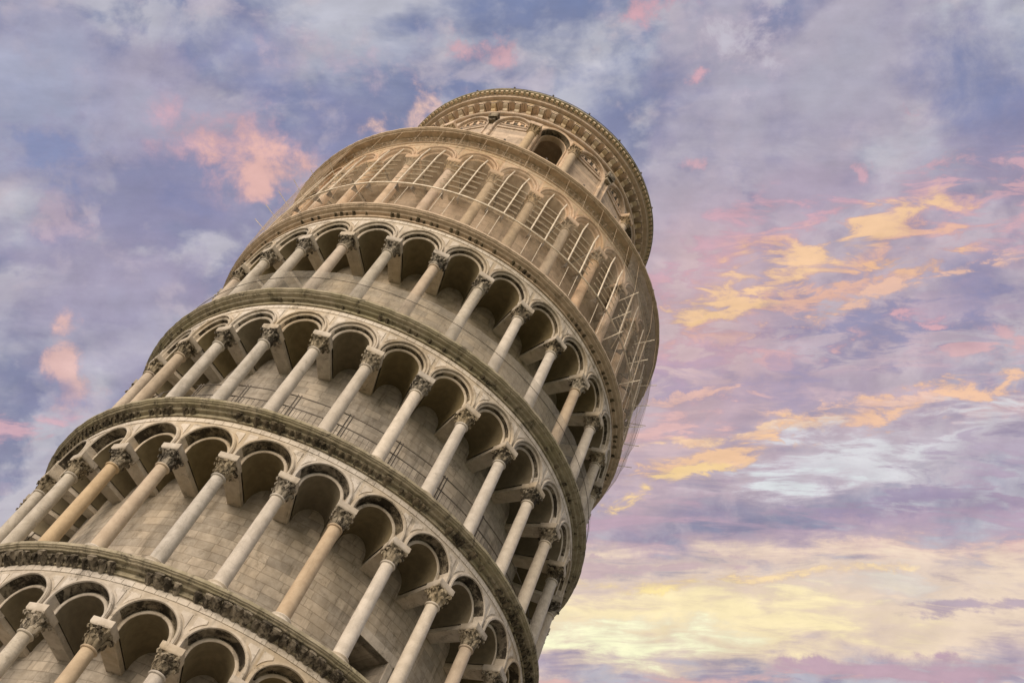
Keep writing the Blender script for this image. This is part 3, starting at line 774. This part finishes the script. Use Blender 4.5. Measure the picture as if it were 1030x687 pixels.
# corbels: little consoles joined by round arches
NCB = 66
def corbel_mb():
    mb = MB(); hw = 0.095
    for side in ([(5.20, 12.50), (5.30, 12.50), (5.37, 12.53), (5.41, 12.59), (5.42, 12.66), (5.52, 12.69), (5.58, 12.74), (5.60, 12.84), (5.20, 12.84)],
                 [(5.20, 12.842), (5.64, 12.842), (5.64, 12.93), (5.20, 12.93)]):
        a = [pol(-hw / 5.4, r, z) for r, z in side]; b = [pol(hw / 5.4, r, z) for r, z in side]
        mb.poly(a); mb.poly(b[::-1]); mb.grid([a + [a[0]], b + [b[0]]]); hw = 0.115
    return mb
cm = corbel_mb().mesh('corbel', [M['inlay_top']], 35)
for k in range(NCB): part('corbel', cm, bc, (0, 0, BASE), R(221.6) + 2 * pi * k / NCB)
ca_ = arch_module(pi * 5.62 / NCB, 0.135, 12.80, 12.78, [(0.135, 5.25), (0.135, 5.60), (0.15, 5.63), (0.175, 5.63), (0.18, 5.62)], 12.99, 5.62, nph=10)
cb = MB()
for k in range(NCB): cb.add(ca_, Matrix.Translation((0, 0, BASE)) @ Matrix.Rotation(R(221.6) + 2 * pi * (k + 0.5) / NCB, 4, 'Z'))
part('corbel_arcade', cb.mesh('corbel_arcade', [M['arch_top'], M['belfry']], 28, fix=False), bc)

def rim_rail(r, z, hgt, name, npost, rad=0.014):
    mb = MB(); mb.tube([pol(2 * pi * k / 180, r, BASE + z + hgt) for k in range(181)], rad, 5)
    o = part('rim_railing', mb.mesh('rim_railing', [M['dark_iron']], 40), root)
    q = MB(); q.tube([(0, 0, 0), (0, 0, hgt + 0.08)], 0.02, 5); q.box(-0.035, 0.035, -0.035, 0.035, hgt + 0.02, hgt + 0.10)
    me = q.mesh('post', [M['dark_iron']], 40)
    for k in range(npost): part('post', me, o, pol(R(256) + 2 * pi * k / npost, r, BASE + z), 0)
rim_rail(5.93, 13.36, 0.16, 'rim', 22)
rim_rail(7.74, Z6, 0.07, 'rim', 30, 0.022)

# ------------------------------------------------------------------ grilles in the arches of the top gallery (front)
gr = MB()
for k in range(6):
    z = 1.72 + 0.34 * k
    gr.tube([pol(a * 0.005 * 1.0, 7.53 - 0.004 * k, BASE + z) for a in range(-17, 18, 4)], 0.022, 4)
for a in (-0.045, 0.03):
    gr.tube([pol(a - 0.004, 7.62, BASE + 1.55), pol(a, 7.54, BASE + 3.75), pol(a + 0.010, 7.50, BASE + 4.35)], 0.026, 5)
gr_me = gr.mesh('window_grille', [M['pale_metal']], 40)
for k in range(30):
    tb = PH + (k + 0.5) * STEP
    if front(tb): part('window_grille', gr_me, root, (0, 0, 0), tb)
g = MB(); g.tube([pol(2 * pi * k / 180, 7.62, BASE + 1.55) for k in range(181)], 0.028, 5)
part('guard_rail', g.mesh('guard_rail', [M['pale_metal']], 40), root)

# ------------------------------------------------------------------ safety netting
def rnet(dg, z):
    """how far the netting stands out, by azimuth and height"""
    k = min(max((dg % 360 - 292) / 25, 0), 1) if dg % 360 > 180 else 1
    side = 0.10 + 0.15 * (k if dg % 360 > 260 else 0)
    b = min(z / 1.0, 1) * (1.0 if z < 3.6 else max(0.0, 1 - (z - 3.6) / 1.8))
    return 7.70 + side * b + 0.02 * sin(dg * 0.9 + z)
mb = MB(); rows = []
for j in range(5):
    z = 0.02 + 1.53 * j / 4
    rows.append([pol(2 * pi * k / 240, 7.66 + 0.02 * sin(k * 0.7 + j) - 0.012 * j, BASE + z) for k in range(240)])
mb.grid(rows, 0, close=True)
part('lower_sheet', mb.mesh('lower_sheet', [M['net']], 60), net)
mb = MB(); rows = []
for j in range(6):
    z = 1.56 + 3.75 * j / 5
    rows.append([pol(R(212 + 90 * k / 120), 7.47 + 0.015 * sin(k * 0.5 + j), BASE + z) for k in range(121)])
mb.grid(rows, 0)
part('upper_sheet', mb.mesh('upper_sheet', [M['nethaze']], 60), net)
q = MB(); q.poly([(0.0, -0.02, 0), (-0.34, -0.02, 0), (0.0, -0.02, -0.30)]); q.poly([(0.0, 0.02, -0.30), (-0.34, 0.02, 0), (0.0, 0.02, 0)])
q.quad((0, -0.02, 0), (0, -0.02, -0.3), (0, 0.02, -0.3), (0, 0.02, 0)); q.quad((-0.34, -0.02, 0), (0, -0.02, -0.30), (0, 0.02, -0.30), (-0.34, 0.02, 0))
bkm = q.mesh('gusset', [M['dark_iron']], 30)
for k in range(30):
    tb = PH + (k + 0.5) * STEP
    if front(tb):
        for a_ in (-0.045, 0.03): part('gusset', bkm, net, pol(tb + a_, 7.60, BASE + 1.53), tb + a_)
mb = MB(); rows = []
for j in range(12):
    z = 0.03 + 5.35 * j / 11
    rows.append([pol(R(a), rnet(a, z), BASE + z) for a in [302 + 0.0 + i * (388 - 302) / 40 for i in range(41)]])
mb.grid(rows, 0)
part('side_sheet', mb.mesh('side_sheet', [M['netthin']], 60), net)
mb = MB(); rows = []
for j in range(12):
    z = 0.03 + 5.35 * j / 11
    rows.append([pol(R(a), rnet(a, z) - 0.01, BASE + z) for a in [160 + i * (212 - 160) / 30 for i in range(31)]])
mb.grid(rows, 0)
part('side_sheet', mb.mesh('side_sheet', [M['netleft']], 60), net)
# poles: thin uprights hanging from the cornice and short brackets
q = MB(); q.tube([(0, 0, 0.03), (-0.02, 0, 1.25)], 0.009, 4)
pme = q.mesh('pole', [M['pale_metal']], 40)
for k in range(30):
    for a_ in (-0.036, 0.020):
        tb = PH + (k + 0.5) * STEP + a_
        if front(tb): part('pole', pme, net, pol(tb, 7.69, BASE), tb)
for a0, a1, stp in ((222, 300, 6.0), (186, 221, 12.0), (306, 384, 12.0)):
    a = a0
    while a <= a1:
        zt_, zb_ = 5.36, (4.2 if 222 < a < 300 else 0.3)
        q = MB(); q.tube([pol(R(a + (zt_ - z) * 0.35), rnet(a, z) + 0.03, BASE + z) for z in [zt_ - (zt_ - zb_) * i / 6 for i in range(7)]], 0.007, 4)
        part('hanging_cord', q.mesh('hanging_cord', [M['cord']], 40), net)
        a += stp
for a in (188, 194, 200, 206, 212, 218, 306, 313, 320, 327, 334, 341, 348, 355):
    for z in ((2.4,) if a < 260 else (0.8, 2.0, 3.2)):
        if a > 300 and int(a) % 2: continue
        q = MB(); q.tube([pol(R(a), 7.5, BASE + z - 0.25), pol(R(a), (8.28 if a < 260 else 8.2), BASE + z)], 0.014, 4)
        part('bracket', q.mesh('bracket', [M['pale_metal']], 40), net)
# clear mesh screen at the foot of the fifth gallery
mb = MB(); n = 200
ts = [R(178 + 0.90 * k) for k in range(200)]
mb.grid([[pol(t, 7.56 + 0.008 * sin(k), BASE + Z4 + z) for k, t in enumerate(ts)] for z in (0.01, 0.4, 0.8, 1.15)], 0)
low = bpy.data.objects.new('mesh_screen', None); scene.collection.objects.link(low); low.rotation_euler = (0, R(4), 0)
low['label'] = 'low translucent mesh screen standing at the feet of the columns, one storey under the netting'; low['category'] = 'screen'
part('screen_sheet', mb.mesh('screen_sheet', [M['netlow']], 60), low)
q = MB(); q.tube([pol(t, 7.57, BASE + Z4 + 0.78) for t in ts], 0.009, 4)
part('wire', q.mesh('wire', [M['dark_iron']], 40), low)
